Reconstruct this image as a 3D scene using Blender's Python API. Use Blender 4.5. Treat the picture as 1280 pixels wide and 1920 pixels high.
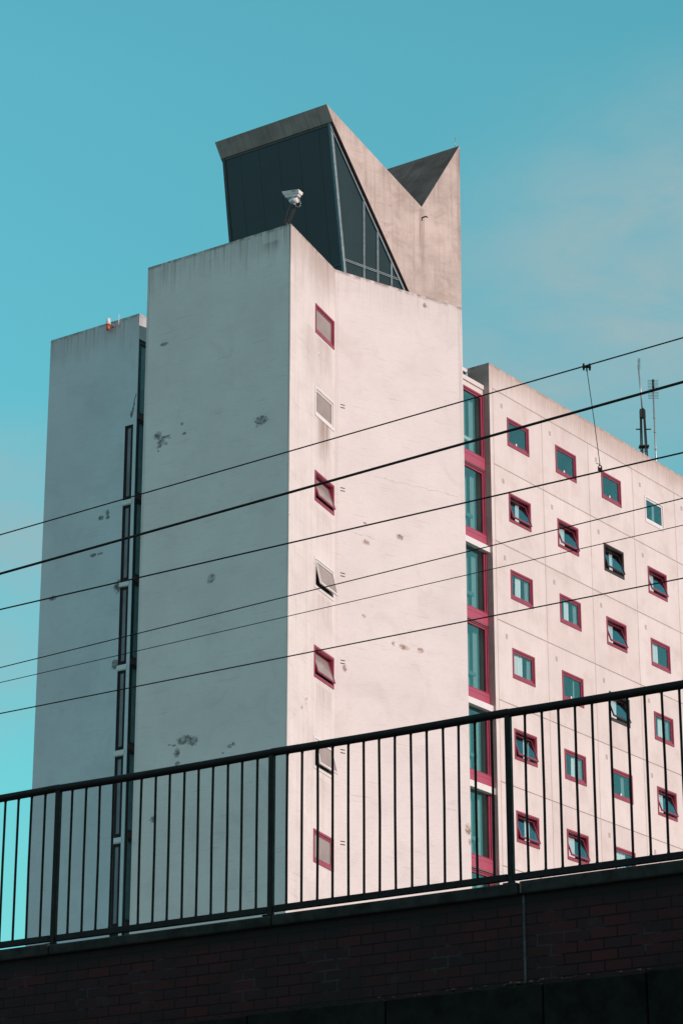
import bpy, bmesh, math, random
from mathutils import Vector, Matrix
R = math.radians
scene = bpy.context.scene
for o in list(bpy.data.objects): bpy.data.objects.remove(o)

# ------------------------------------------------------------------ camera
F_PX, PITCH = 4959.0, R(20.52)
cam_d = bpy.data.cameras.new("camera"); cam = bpy.data.objects.new("camera", cam_d)
scene.collection.objects.link(cam); scene.camera = cam
cam.location = (0, 0, 0); cam.rotation_euler = (R(90) + PITCH, 0, 0)
cam_d.sensor_fit = 'VERTICAL'; cam_d.sensor_height = 24.0; cam_d.sensor_width = 16.0
cam_d.lens = F_PX / 1920 * 24.0
cam_d.clip_start = 0.1; cam_d.clip_end = 6000
scene.render.resolution_x = 682; scene.render.resolution_y = 1024
GZ = -1.6                                   # street level under the camera

# ------------------------------------------------------------------ sky, sun, exposure
SUN_AZ, SUN_EL = 121.5, 17.0
world = bpy.data.worlds.new("World"); scene.world = world; world.use_nodes = True
wt = world.node_tree; wt.nodes.clear()
SKY_TINT = (0.743, 1.81, 1.386, 1)
SKY_STRENGTH = 0.15
def world_nodes():
    n, l = wt.nodes, wt.links
    out = n.new('ShaderNodeOutputWorld'); bg = n.new('ShaderNodeBackground')
    sky = n.new('ShaderNodeTexSky'); sky.sky_type = 'NISHITA'; sky.sun_disc = False
    sky.sun_elevation = R(SUN_EL); sky.sun_rotation = R(SUN_AZ)
    sky.air_density = 1.0; sky.dust_density = 1.0; sky.ozone_density = 1.5
    tint = n.new('ShaderNodeMix'); tint.data_type = 'RGBA'; tint.blend_type = 'MULTIPLY'
    tint.inputs[0].default_value = 1.0; l.new(sky.outputs[0], tint.inputs[6]); tint.inputs[7].default_value = SKY_TINT
    geo = n.new('ShaderNodeTexCoord')
    sx = n.new('ShaderNodeSeparateXYZ'); l.new(geo.outputs['Generated'], sx.inputs[0])
    el = n.new('ShaderNodeMapRange'); l.new(sx.outputs[2], el.inputs[0]); el.inputs[1].default_value = .17; el.inputs[2].default_value = .5; el.inputs[3].default_value = .69; el.inputs[4].default_value = 1.
    els = n.new('ShaderNodeVectorMath'); els.operation = 'SCALE'; l.new(tint.outputs[2], els.inputs[0]); l.new(el.outputs[0], els.inputs[3])
    # added fill, out of view: pale sky behind the camera tints shaded walls
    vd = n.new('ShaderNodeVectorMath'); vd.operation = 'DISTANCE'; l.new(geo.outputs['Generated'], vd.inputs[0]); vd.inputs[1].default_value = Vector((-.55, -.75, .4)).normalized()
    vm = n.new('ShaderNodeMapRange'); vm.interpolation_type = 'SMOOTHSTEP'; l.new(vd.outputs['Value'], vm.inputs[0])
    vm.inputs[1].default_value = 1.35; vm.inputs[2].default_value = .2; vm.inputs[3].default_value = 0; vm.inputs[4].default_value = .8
    back_fill = n.new('ShaderNodeMix'); back_fill.data_type = 'RGBA'; l.new(vm.outputs[0], back_fill.inputs[0]); l.new(els.outputs[0], back_fill.inputs[6]); back_fill.inputs[7].default_value = BACK_FILL_COL
    # added warm sky tint, out of view sunward, shifts colour on sunlit walls
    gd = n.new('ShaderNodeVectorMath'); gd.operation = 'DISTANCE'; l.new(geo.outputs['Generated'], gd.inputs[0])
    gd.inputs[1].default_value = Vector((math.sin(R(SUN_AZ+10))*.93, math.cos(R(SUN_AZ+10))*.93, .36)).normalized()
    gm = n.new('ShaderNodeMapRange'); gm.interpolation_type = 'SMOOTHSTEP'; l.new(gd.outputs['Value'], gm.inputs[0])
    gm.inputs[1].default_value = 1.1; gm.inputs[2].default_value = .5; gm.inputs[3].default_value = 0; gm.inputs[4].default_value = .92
    sunside_tint = n.new('ShaderNodeMix'); sunside_tint.data_type = 'RGBA'; l.new(gm.outputs[0], sunside_tint.inputs[0]); l.new(back_fill.outputs[2], sunside_tint.inputs[6]); sunside_tint.inputs[7].default_value = SUNSIDE_TINT_COL
    # thin cloud veils fixed to directions in the sky
    acc = None
    for (x, y, rad, amt) in [(1160, 560, .10, 1.), (1000, 700, .075, .85), (1300, 400, .075, 1.), (920, 520, .055, .5), (1240, 690, .05, .6), (30, 990, .055, .95), (-20, 1230, .05, .55)]:
        cp, sp = math.cos(PITCH), math.sin(PITCH)
        v = Vector((x-640, F_PX*cp+(y-960)*sp, F_PX*sp-(y-960)*cp)).normalized()
        d = n.new('ShaderNodeVectorMath'); d.operation = 'DISTANCE'; l.new(geo.outputs['Generated'], d.inputs[0]); d.inputs[1].default_value = v
        m = n.new('ShaderNodeMapRange'); m.interpolation_type = 'SMOOTHSTEP'; l.new(d.outputs['Value'], m.inputs[0])
        m.inputs[1].default_value = rad; m.inputs[2].default_value = 0; m.inputs[3].default_value = 0; m.inputs[4].default_value = amt
        if acc is None: acc = m.outputs[0]
        else:
            a = n.new('ShaderNodeMath'); a.operation = 'MAXIMUM'; l.new(acc, a.inputs[0]); l.new(m.outputs[0], a.inputs[1]); acc = a.outputs[0]
    mp = n.new('ShaderNodeMapping'); l.new(geo.outputs['Generated'], mp.inputs[0]); mp.inputs['Scale'].default_value = (1, 1, 2.4)
    mp.inputs['Rotation'].default_value = (0, R(-25), 0)
    nz = n.new('ShaderNodeTexNoise'); l.new(mp.outputs[0], nz.inputs[0]); nz.inputs['Scale'].default_value = 17; nz.inputs['Detail'].default_value = 10; nz.inputs['Roughness'].default_value = .6; nz.inputs['Distortion'].default_value = .4
    nr = n.new('ShaderNodeMapRange'); l.new(nz.outputs[0], nr.inputs[0]); nr.inputs[1].default_value = .36; nr.inputs[2].default_value = .6; nr.inputs[3].default_value = .5
    mu = n.new('ShaderNodeMath'); mu.operation = 'MULTIPLY'; l.new(acc, mu.inputs[0]); l.new(nr.outputs[0], mu.inputs[1])
    mix = n.new('ShaderNodeMix'); mix.data_type = 'RGBA'; l.new(mu.outputs[0], mix.inputs[0]); l.new(sunside_tint.outputs[2], mix.inputs[6])
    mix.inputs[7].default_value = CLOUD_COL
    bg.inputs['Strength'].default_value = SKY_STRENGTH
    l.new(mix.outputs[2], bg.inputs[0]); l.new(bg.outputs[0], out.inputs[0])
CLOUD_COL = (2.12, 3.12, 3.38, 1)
BACK_FILL_COL = (2.75, 4.15, 4.9, 1)
SUNSIDE_TINT_COL = (2.3, 1.35, 1.25, 1)
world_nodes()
sun_d = bpy.data.lights.new("sun", 'SUN'); sun = bpy.data.objects.new("sun", sun_d); scene.collection.objects.link(sun)
sun_d.energy = 3.3; sun_d.angle = R(0.5); sun_d.color = (1.0, 0.765, 0.755)
sdir = Vector((math.sin(R(SUN_AZ))*math.cos(R(SUN_EL)), math.cos(R(SUN_AZ))*math.cos(R(SUN_EL)), math.sin(R(SUN_EL))))
sun.rotation_euler = sdir.to_track_quat('Z', 'Y').to_euler()
vs = scene.view_settings; vs.view_transform = 'Standard'; vs.look = 'None'; vs.exposure = 0; vs.gamma = 1; vs.use_curve_mapping = False

# ------------------------------------------------------------------ survey helpers (camera resection -> points on real planes)
CP, SP = math.cos(PITCH), math.sin(PITCH)
def ray(x, y): return Vector((x-640, F_PX*CP+(y-960)*SP, F_PX*SP-(y-960)*CP))
def dr(a): return Vector((math.sin(R(a)), math.cos(R(a)), 0))
def hit(px, O, az):
    r = ray(*px); d = dr(az); n = Vector((d.y, -d.x, 0)); return r*(O.dot(n)/r.dot(n))
def hz(px, z): r = ray(*px); return r*(z/r.z)
def uvp(px, O, az): P = hit(px, O, az); return ((P-O).dot(dr(az)), P.z)
def azof(a, b): return math.degrees(math.atan2(b.x-a.x, b.y-a.y))

# ------------------------------------------------------------------ node helpers
class NT:
    def __init__(s, name):
        s.m = bpy.data.materials.new(name); s.m.use_nodes = True; s.t = s.m.node_tree; s.t.nodes.clear()
        s.out = s.t.nodes.new('ShaderNodeOutputMaterial')
    def n(s, ty, **k):
        x = s.t.nodes.new(ty)
        for a, b in k.items(): setattr(x, a, b)
        return x
    def put(s, sock, v):
        if v is None: return
        if hasattr(v, 'is_linked') or isinstance(v, bpy.types.NodeSocket): s.t.links.new(v, sock)
        else: sock.default_value = v
    def math(s, op, a, b=None, c=None, clamp=False):
        x = s.n('ShaderNodeMath', operation=op); x.use_clamp = clamp
        s.put(x.inputs[0], a); s.put(x.inputs[1], b); s.put(x.inputs[2], c); return x.outputs[0]
    def vmath(s, op, a, b=None):
        x = s.n('ShaderNodeVectorMath', operation=op); s.put(x.inputs[0], a); s.put(x.inputs[1], b)
        return x.outputs['Value'] if op in ('LENGTH', 'DISTANCE', 'DOT_PRODUCT') else x.outputs[0]
    def rng(s, v, a, b, c=0., d=1., smooth=True):
        x = s.n('ShaderNodeMapRange'); x.interpolation_type = 'SMOOTHSTEP' if smooth else 'LINEAR'
        s.put(x.inputs[0], v); x.inputs[1].default_value = a; x.inputs[2].default_value = b; x.inputs[3].default_value = c; x.inputs[4].default_value = d
        return x.outputs[0]
    def mix(s, f, a, b, blend='MIX'):
        x = s.n('ShaderNodeMix', data_type='RGBA', blend_type=blend)
        s.put(x.inputs[0], f); s.put(x.inputs[6], a); s.put(x.inputs[7], b); return x.outputs[2]
    def noise(s, vec, scale=1., detail=3., rough=.5, dist=0.):
        x = s.n('ShaderNodeTexNoise'); s.put(x.inputs['Vector'], vec); x.inputs['Scale'].default_value = scale
        x.inputs['Detail'].default_value = detail; x.inputs['Roughness'].default_value = rough; x.inputs['Distortion'].default_value = dist
        return x.outputs[0]
    def bump(s, h, strength=.3, dist=.01):
        x = s.n('ShaderNodeBump'); x.inputs['Strength'].default_value = strength; x.inputs['Distance'].default_value = dist; s.put(x.inputs['Height'], h); return x.outputs[0]
    def bsdf(s, col, rough=.6, metal=0., normal=None, spec=.5):
        x = s.n('ShaderNodeBsdfPrincipled'); s.put(x.inputs['Base Color'], col); s.put(x.inputs['Roughness'], rough)
        x.inputs['Metallic'].default_value = metal; x.inputs['Specular IOR Level'].default_value = spec
        if normal: s.put(x.inputs['Normal'], normal)
        s.t.links.new(x.outputs[0], s.out.inputs[0]); return x
def c4(*a): return (a[0], a[1], a[2], 1)

def wall_mat(name, base, dark, vtop=None, streak=(1.2, .5), board=.5, mottle=.12, spots=(), spotcol=(.23, .23, .225), boxes=(), cracks=(), joints=None, topfade=0., seed=0., bumps=.35, big=.0, grime=.0, fine=.5):
    """weathered concrete; UVs are metres along the wall and metres of height"""
    s = NT(name); uv = s.n('ShaderNodeUVMap').outputs[0]
    sh = s.vmath('ADD', uv, (seed*7.3, seed*3.1, seed*1.7))
    sep = s.n('ShaderNodeSeparateXYZ'); s.put(sep.inputs[0], uv); u, v = sep.outputs[0], sep.outputs[1]
    col = s.mix(s.rng(s.noise(sh, .55, 4, .6), .3, .75), c4(*base), c4(*[b*(1-mottle) for b in base]))
    fn = s.noise(sh, 9, 5, .7)
    col = s.mix(s.math('MULTIPLY', s.rng(fn, .5, .8), fine), col, c4(*[b*.8 for b in base]))
    # broad patchiness of repaints
    if big:
        col = s.mix(s.math('MULTIPLY', s.rng(s.noise(sh, 1.3, 6, .68, .5), .42, .68), big), col, c4(*dark))
    # board marks of the shuttering: long thin strokes
    bm = s.noise(s.vmath('MULTIPLY', sh, (.9, 15, 1)), 1., 3, .6)
    bl = s.math('MULTIPLY', s.rng(bm, .56, .74), s.rng(s.noise(sh, 1.7, 2), .38, .62))
    col = s.mix(s.math('MULTIPLY', bl, board*.7), col, c4(*dark))
    bm2 = s.noise(s.vmath('MULTIPLY', sh, (2.3, 26, 1)), 1., 4, .65)
    col = s.mix(s.math('MULTIPLY', s.rng(bm2, .5, .78), board*.42), col, c4(*dark))
    cl = s.math('MULTIPLY', s.rng(s.noise(s.vmath('ADD', sh, (9, 4, 2)), .9, 6, .62, .6), .5, .72), .16+big*.1)
    col = s.mix(cl, col, c4(*dark))
    height = s.math('MULTIPLY', bm, -.6)
    # vertical run marks
    st = s.rng(s.noise(s.vmath('MULTIPLY', sh, (7.5, .22, 1)), 1., 4, .65), .42, .74)
    st2 = s.rng(s.noise(s.vmath('MULTIPLY', sh, (19., .5, 1)), 1., 3, .6), .4, .75)
    if grime: col = s.mix(s.math('MULTIPLY', st, grime), col, c4(*dark))
    if vtop is not None:
        t = s.math('SUBTRACT', vtop, v)
        lim = s.math('MULTIPLY', s.noise(s.vmath('MULTIPLY', sh, (3.1, 0, 1)), 1., 4, .7), streak[0]*2)
        a = s.math('SUBTRACT', 1., s.math('DIVIDE', t, s.math('MAXIMUM', lim, .05)), clamp=True)
        m = s.math('MULTIPLY', s.math('MULTIPLY', a, s.math('ADD', s.math('MULTIPLY', st2, .75), .25)), streak[1])
        col = s.mix(m, col, c4(*dark))
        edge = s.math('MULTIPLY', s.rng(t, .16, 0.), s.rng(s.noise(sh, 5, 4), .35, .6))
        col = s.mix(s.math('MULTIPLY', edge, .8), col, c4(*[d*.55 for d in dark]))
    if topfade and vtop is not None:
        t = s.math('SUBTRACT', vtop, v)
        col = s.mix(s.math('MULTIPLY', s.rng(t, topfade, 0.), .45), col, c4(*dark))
    for (u0, u1, v0, v1, am) in boxes:      # stain running down from v1 to v0 between u0 and u1
        w = (u1-u0)*.25
        m = s.math('MULTIPLY', s.rng(u, u0, u0+w), s.rng(u, u1, u1-w))
        m = s.math('MULTIPLY', m, s.math('MULTIPLY', s.rng(v, v1+.02, v1-.05), s.rng(v, v0, v1)))
        m = s.math('MULTIPLY', m, s.math('ADD', s.math('MULTIPLY', st2, .75), .28))
        col = s.mix(s.math('MULTIPLY', m, am, clamp=True), col, c4(dark[0]*.75, dark[1]*.7, dark[2]*.7))
    wob = s.noise(uv, 19, 5, .75); wob2 = s.noise(s.vmath('ADD', uv, (31, 7, 3)), 5, 3, .6)
    acc = None
    for (su, sv, ru, rv) in spots:
        q = s.vmath('MULTIPLY', s.vmath('SUBTRACT', uv, (su, sv, 0)), (1/max(ru, .02), 1/max(rv, .02), 0))
        d = s.vmath('LENGTH', q); acc = d if acc is None else s.math('SMOOTH_MIN', acc, d, .25)
    if acc is not None:
        dd = s.math('ADD', acc, s.math('ADD', s.math('MULTIPLY', s.math('SUBTRACT', wob, .5), 2.4), s.math('MULTIPLY', s.math('SUBTRACT', wob2, .5), 1.2)))
        m = s.rng(dd, 1.0, .86)
        rim = s.math('MULTIPLY', s.rng(dd, 1.3, 1.0), .18)
        cs = s.mix(s.rng(s.noise(s.vmath('ADD', uv, (3, 17, 5)), 7, 4, .6), .38, .62), c4(*[k*.75 for k in spotcol]), c4(*[min(1, k*2.1) for k in spotcol]))
        col = s.mix(rim, col, c4(*dark)); col = s.mix(m, col, cs)
        height = s.math('SUBTRACT', height, s.math('MULTIPLY', m, 1.5))
    for (a, b, wdt) in cracks:              # segment cracks
        ax, ay = a; bx, by = b; L = math.hypot(bx-ax, by-ay); tx, ty = (bx-ax)/L, (by-ay)/L
        q = s.vmath('SUBTRACT', uv, (ax, ay, 0))
        al = s.vmath('DOT_PRODUCT', q, (tx, ty, 0)); ac = s.vmath('DOT_PRODUCT', q, (-ty, tx, 0))
        ac = s.math('ADD', ac, s.math('MULTIPLY', s.math('SUBTRACT', wob2, .5), .22))
        m = s.math('MULTIPLY', s.rng(s.math('ABSOLUTE', ac), wdt, wdt*.4), s.math('MULTIPLY', s.rng(al, 0, .1), s.rng(al, L, L-.1)))
        m = s.math('MULTIPLY', m, s.rng(wob, .36, .5))
        col = s.mix(m, col, c4(*spotcol))
    if joints:
        (ju, jm, jv, jh, jw) = joints
        cu_ = s.math('FLOOR', s.math('DIVIDE', s.math('SUBTRACT', u, ju), jm)); cv_ = s.math('FLOOR', s.math('DIVIDE', s.math('SUBTRACT', v, jv), jh))
        cx = s.n('ShaderNodeCombineXYZ'); s.put(cx.inputs[0], cu_); s.put(cx.inputs[1], cv_)
        wn = s.n('ShaderNodeTexWhiteNoise'); s.put(wn.inputs[0], cx.outputs[0])
        col = s.mix(s.math('MULTIPLY', wn.outputs[0], .16), col, c4(*dark))
        # each panel is a little dirtier towards one lower corner
        col = s.mix(s.math('MULTIPLY', s.rng(s.noise(s.vmath('ADD', uv, cx.outputs[0]), .8, 5, .65), .48, .72), .22), col, c4(*dark))
        fu = s.math('ABSOLUTE', s.math('SUBTRACT', s.math('FRACT', s.math('DIVIDE', s.math('SUBTRACT', u, ju-jm*.5), jm)), .5))
        fv = s.math('ABSOLUTE', s.math('SUBTRACT', s.math('FRACT', s.math('DIVIDE', s.math('SUBTRACT', v, jv-jh*.5), jh)), .5))
        mu_ = s.math('MULTIPLY', s.rng(s.math('MULTIPLY', fu, jm), jw, jw*.5), s.rng(v, JTOP+.02, JTOP))
        mu_ = s.math('MULTIPLY', mu_, .62)
        mv_ = s.math('MULTIPLY', s.rng(s.math('MULTIPLY', fv, jh), jw, jw*.5), s.rng(u, ju-.02, ju))
        m = s.math('MULTIPLY', s.math('MAXIMUM', mu_, mv_), s.rng(s.noise(sh, 3, 4), .2, .5, .55, 1.))
        sm = s.math('MULTIPLY', s.math('MAXIMUM', s.rng(s.math('MULTIPLY', fu, jm), .12, 0.), s.rng(s.math('MULTIPLY', fv, jh), .1, 0.)), .10)
        col = s.mix(sm, col, c4(*dark)); col = s.mix(m, col, c4(*[d*.62 for d in dark]))
        height = s.math('SUBTRACT', height, s.math('MULTIPLY', m, 2.))
    height = s.math('ADD', height, s.math('MULTIPLY', fn, .5))
    s.bsdf(col, .85, normal=s.bump(height, bumps, .01), spec=.25)
    return s.m

def plain(name, col, rough=.5, metal=0., var=.15, scale=8., spec=.5, bump=.15):
    s = NT(name); tc = s.n('ShaderNodeTexCoord').outputs['Object']
    nz = s.noise(tc, scale, 4, .65); nz2 = s.noise(tc, scale*.22, 3, .6)
    c = s.mix(s.rng(nz, .35, .7), c4(*col), c4(*[k*(1-var) for k in col]))
    c = s.mix(s.math('MULTIPLY', s.rng(nz2, .5, .7), .5), c, c4(*[k*(1-var*1.5) for k in col]))
    s.bsdf(c, s.rng(nz, .3, .7, rough*.85, min(1, rough*1.15)), metal, normal=s.bump(nz, bump, .004) if bump else None, spec=spec)
    return s.m

def glass_mat(name, refl=.35, tint=(.8, .95, .95), body=(.5, .6, .6), rough=.0, solid=0., wave=.02):
    """window glass: a mirror coat over a tinted see-through body"""
    s = NT(name); tc = s.n('ShaderNodeTexCoord').outputs['Object']
    nrm = s.bump(s.noise(tc, 1.2, 2), wave, .05)
    g = s.n('ShaderNodeBsdfGlossy'); g.inputs[0].default_value = c4(*tint); g.inputs['Roughness'].default_value = rough; s.put(g.inputs['Normal'], nrm)
    t = s.n('ShaderNodeBsdfTransparent'); t.inputs[0].default_value = c4(*body)
    a = t.outputs[0]
    if solid:
        d = s.n('ShaderNodeBsdfDiffuse'); d.inputs[0].default_value = c4(*body); mm = s.n('ShaderNodeMixShader'); mm.inputs[0].default_value = solid
        s.t.links.new(a, mm.inputs[1]); s.t.links.new(d.outputs[0], mm.inputs[2]); a = mm.outputs[0]
    fr = s.n('ShaderNodeLayerWeight'); fr.inputs['Blend'].default_value = .5
    f = s.math('ADD', s.math('POWER', fr.outputs['Facing'], 5.), refl, clamp=True)
    m = s.n('ShaderNodeMixShader'); s.put(m.inputs[0], f); s.t.links.new(a, m.inputs[1]); s.t.links.new(g.outputs[0], m.inputs[2])
    s.t.links.new(m.outputs[0], s.out.inputs[0]); return s.m

# ------------------------------------------------------------------ mesh helpers
class MB:
    def __init__(s): s.v = []; s.f = []; s.uv = []; s.mi = []; s.sm = []
    def face(s, pts, uvs=None, mi=0, smooth=False):
        b = len(s.v); s.v += [tuple(p) for p in pts]; s.f.append(list(range(b, b+len(pts))))
        s.uv.append(uvs or [(p[0], p[1]) for p in pts]); s.mi.append(mi); s.sm.append(smooth)
    def box(s, x0, x1, y0, y1, z0, z1, mi=0, M=None, bev=0.):
        P = [Vector(p) for p in ((x0,y0,z0),(x1,y0,z0),(x1,y1,z0),(x0,y1,z0),(x0,y0,z1),(x1,y0,z1),(x1,y1,z1),(x0,y1,z1))]
        if M is not None: P = [M @ p for p in P]
        for q in ((0,1,5,4),(1,2,6,5),(2,3,7,6),(3,0,4,7),(4,5,6,7),(3,2,1,0)):
            a = P[q[1]]-P[q[0]]; b = P[q[3]]-P[q[0]]
            s.face([P[i] for i in q], [(0,0),(a.length,0),(a.length,b.length),(0,b.length)], mi)
    def tube(s, pts, r, n=10, mi=0, cap=True, r2=None):
        pts = [Vector(p) for p in pts]; rings = []
        for i, p in enumerate(pts):
            d = (pts[min(i+1, len(pts)-1)]-pts[max(i-1, 0)]).normalized()
            up = Vector((0, 0, 1)) if abs(d.z) < .95 else Vector((1, 0, 0))
            a = d.cross(up).normalized(); b = a.cross(d).normalized()
            rr = r if r2 is None else r+(r2-r)*i/(len(pts)-1)
            if isinstance(r, (list, tuple)): rr = r[i]
            rings.append([p+a*math.cos(2*math.pi*k/n)*rr+b*math.sin(2*math.pi*k/n)*rr for k in range(n)])
        for i in range(len(pts)-1):
            for k in range(n):
                k2 = (k+1) % n; s.face([rings[i][k], rings[i+1][k], rings[i+1][k2], rings[i][k2]], None, mi, True)
        if cap: s.face(rings[0], None, mi); s.face(rings[-1][::-1], None, mi)
    def prism(s, poly, d, mi=0, mi_cap=None, uv=None):
        """extrude polygon (3D points) by vector d, closed"""
        poly = [Vector(p) for p in poly]; d = Vector(d); back = [p+d for p in poly]
        nrm = Vector((0, 0, 0))
        for i in range(len(poly)): nrm += poly[i].cross(poly[(i+1) % len(poly)])
        fl = nrm.dot(d) > 0
        cu = uv or (lambda p: (p.x, p.z))
        A = poly[::-1] if fl else poly; B = back if fl else back[::-1]
        s.face(A, [cu(p) for p in A], mi if mi_cap is None else mi_cap); s.face(B, [cu(p) for p in B], mi if mi_cap is None else mi_cap)
        t = 0
        for i in range(len(poly)):
            j = (i+1) % len(poly); L = (poly[j]-poly[i]).length
            q = [poly[i], poly[j], back[j], back[i]]; U = [(0, t), (0, t+L), (d.length, t+L), (d.length, t)]
            if not fl: q = q[::-1]; U = U[::-1]
            s.face(q, U, mi); t += L
    def build(s, name, mats, parent=None, bevel=0., loc=None, rotz=None):
        me = bpy.data.meshes.new(name); me.from_pydata(s.v, [], s.f); ul = me.uv_layers.new(name='UVMap'); i = 0
        for fi, p in enumerate(me.polygons):
            p.material_index = s.mi[fi]; p.use_smooth = s.sm[fi]
            for k in range(len(s.f[fi])): ul.data[i].uv = s.uv[fi][k]; i += 1
        for m in (mats if isinstance(mats, (list, tuple)) else [mats]): me.materials.append(m)
        bm = bmesh.new(); bm.from_mesh(me); bmesh.ops.remove_doubles(bm, verts=bm.verts, dist=1e-5); bm.to_mesh(me); bm.free()
        o = bpy.data.objects.new(name, me); scene.collection.objects.link(o)
        if parent: o.parent = parent
        if loc is not None: o.location = loc
        if rotz is not None: o.rotation_euler.z = rotz
        if bevel:
            b = o.modifiers.new('bevel', 'BEVEL'); b.width = bevel; b.segments = 2; b.limit_method = 'ANGLE'; b.angle_limit = R(40)
        return o
def empty(name, loc, label, cat, group=None, rotz=0.):
    o = bpy.data.objects.new(name, None); scene.collection.objects.link(o); o.location = loc; o.rotation_euler.z = rotz
    o.empty_display_size = .5; tag(o, label, cat, group); return o
def tag(o, label=None, cat=None, group=None, kind=None):
    if label: o['label'] = label
    if cat: o['category'] = cat
    if group: o['group'] = group
    if kind: o['kind'] = kind
    return o
def rel(root, p): return Vector(p)-root.location

def wall(mb, a, b, z0, z1, mi, holes=(), room=3, u0=0., depth=1.0, off=Vector((0,0,0))):
    """vertical wall from a to b (outside is on the right hand), with rectangular openings that lead into a room recess"""
    a = Vector((a.x, a.y, 0)); b = Vector((b.x, b.y, 0)); L = (b-a).length; d = (b-a)/L; inn = Vector((-d.y, d.x, 0))
    us = sorted(set([0, L]+[h[0] for h in holes]+[h[1] for h in holes])); zs = sorted(set([z0, z1]+[h[2] for h in holes]+[h[3] for h in holes]))
    us = [x for x in us if 0 <= x <= L]; zs = [z for z in zs if z0 <= z <= z1]
    P = lambda u, z, y=0.: a+d*u+inn*y+Vector((0, 0, z))-off
    for i in range(len(us)-1):
        for j in range(len(zs)-1):
            um, zm = (us[i]+us[i+1])/2, (zs[j]+zs[j+1])/2
            if any(h[0] < um < h[1] and h[2] < zm < h[3] for h in holes): continue
            q = ((us[i], zs[j]), (us[i+1], zs[j]), (us[i+1], zs[j+1]), (us[i], zs[j+1]))
            mb.face([P(*k) for k in q], [(k[0]+u0, k[1]) for k in q], mi)
    for (h0, h1, g0, g1) in holes:
        D = depth
        for q in (((h0,g0,0),(h1,g0,0),(h1,g0,D),(h0,g0,D)), ((h0,g1,D),(h1,g1,D),(h1,g1,0),(h0,g1,0)),
                  ((h0,g0,0),(h0,g0,D),(h0,g1,D),(h0,g1,0)), ((h1,g0,D),(h1,g0,0),(h1,g1,0),(h1,g1,D)), ((h0,g0,D),(h1,g0,D),(h1,g1,D),(h0,g1,D))):
            mb.face([P(k[0], k[1], k[2]) for k in q], [(k[0]+k[2], k[1]) for k in q], room)

# ------------------------------------------------------------------ survey of the building
ZT = 36.36
K1 = ray(545, 419); K1 = K1*(72.15/K1.y)
T0 = hz((278, 502), ZT); K2 = hz((628, 505), ZT); K3 = hz((865, 577), ZT)
for p in (K1, T0, K2, K3): p.z = 0
AZ1, AZ2 = azof(K1, K2), azof(K2, K3)
AZT = azof(T0, K1)
K4 = K3+dr(-55.5)*3.0; K5 = T0+dr(14)*3.2
B0 = hz((262, 587), 36.37); B0.z = 0
AZB = -55.25
B1 = B0+dr(AZB)*3.79; B2 = B0+dr(36.4)*5.0; B3 = B1+dr(36.4)*5.0
OC = Vector((5.642, 83.5, 34.696)); AZC = 36.39
CE = OC+dr(AZC)*(-1.07); CE.z = 0
CLEN = 27.0
CF = CE+dr(AZC)*CLEN
LR = CE+dr(-53.6)*.255
ZC = 36.37
JTOP = 32.73+2.7512

def su(px, O, az, rx, ry, sc):    # a mark surveyed on a wall: centre and half sizes in metres
    u, v = uvp(px, O, az); return (u, v, rx*sc, ry*sc)
# wall coordinates: A runs T0->K1 (u from T0), B runs B1->B0 (u from B1)
AU = lambda x, y, rx, ry: (lambda q: (q[0], q[1], rx*.0185, ry*.0160))(uvp((x, y), T0, AZT))
BU = lambda x, y, rx, ry: (lambda q: (q[0], q[1], rx*.022, ry*.0185))(uvp((x, y), B1, AZB+180))
F2 = lambda x, y, rx, ry: (lambda q: (q[0], q[1], rx*.0205, ry*.0178))(uvp((x, y), K2, AZ2))
F1 = lambda x, y, rx, ry: (lambda q: (q[0], q[1], rx*.04, ry*.0178))(uvp((x, y), K1, AZ1))

PW = (.76, .745, .72); DK = (.33, .30, .27)
m_tA = wall_mat('painted concrete shaded side', PW, DK, ZT, (1.2, .95), .38, .1, seed=1.,
    spots=[AU(*a) for a in ((490,788,13,9),(482,800,3,2),(296,818,8,8),(303,829,8,8),(300,836,5,4),(311,819,9,3),(312,832,4,3),(297,846,2,2),(318,821,3,2),(341,795,3,3),(345,813,4,3),(308,645,8,4),(397,1084,8,8),(392,1090,4,4),(346,1387,14,9),(362,1389,10,8),(331,1412,6,9),(333,1432,5,4),(318,1397,3,2),(326,1398,5,2),(431,1399,5,4),(437,1395,4,4),(418,1412,2,2),(287,1536,6,6),(296,840,2,2))],
    boxes=[(uvp((488,455),T0,AZT)[0], uvp((528,455),T0,AZT)[0], uvp((510,478),T0,AZT)[1], uvp((510,452),T0,AZT)[1], .9), (5.40, 5.56, 10, 36.36, .8), (-.05, .12, 10, 36.36, .5)],)
m_tF1 = wall_mat('painted concrete front bay', PW, (.42,.35,.30), ZT, (2.4, .7), .4, .12, seed=2., spotcol=(.42,.38,.35), grime=.2, topfade=1.4, big=.10,
    spots=[F1(*a) for a in ((574,1310,2.5,8),(566,1328,1.5,5),(598,660,1.5,8),(541,962,2,3))],
    boxes=[(-.06, .05, 10, 36.36, 1.5), (2.1, 3.1, 29.2, 30.8, 1.2), (1.95, 3.2, 28.9, 31.0, 1.0), (1.2, 3.3, 34.5, 36.3, .7), (1.9, 3.4, 31.2, 33.5, .5), (1.9, 3.4, 23.4, 25.2, .45), (1.9, 3.4, 26.3, 27.9, .3), (1.9, 3.4, 20.8, 22.4, .4), (1.9, 3.4, 17.8, 19.6, .3), (1.0, 2.2, 30., 33.6, .25)])
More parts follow.
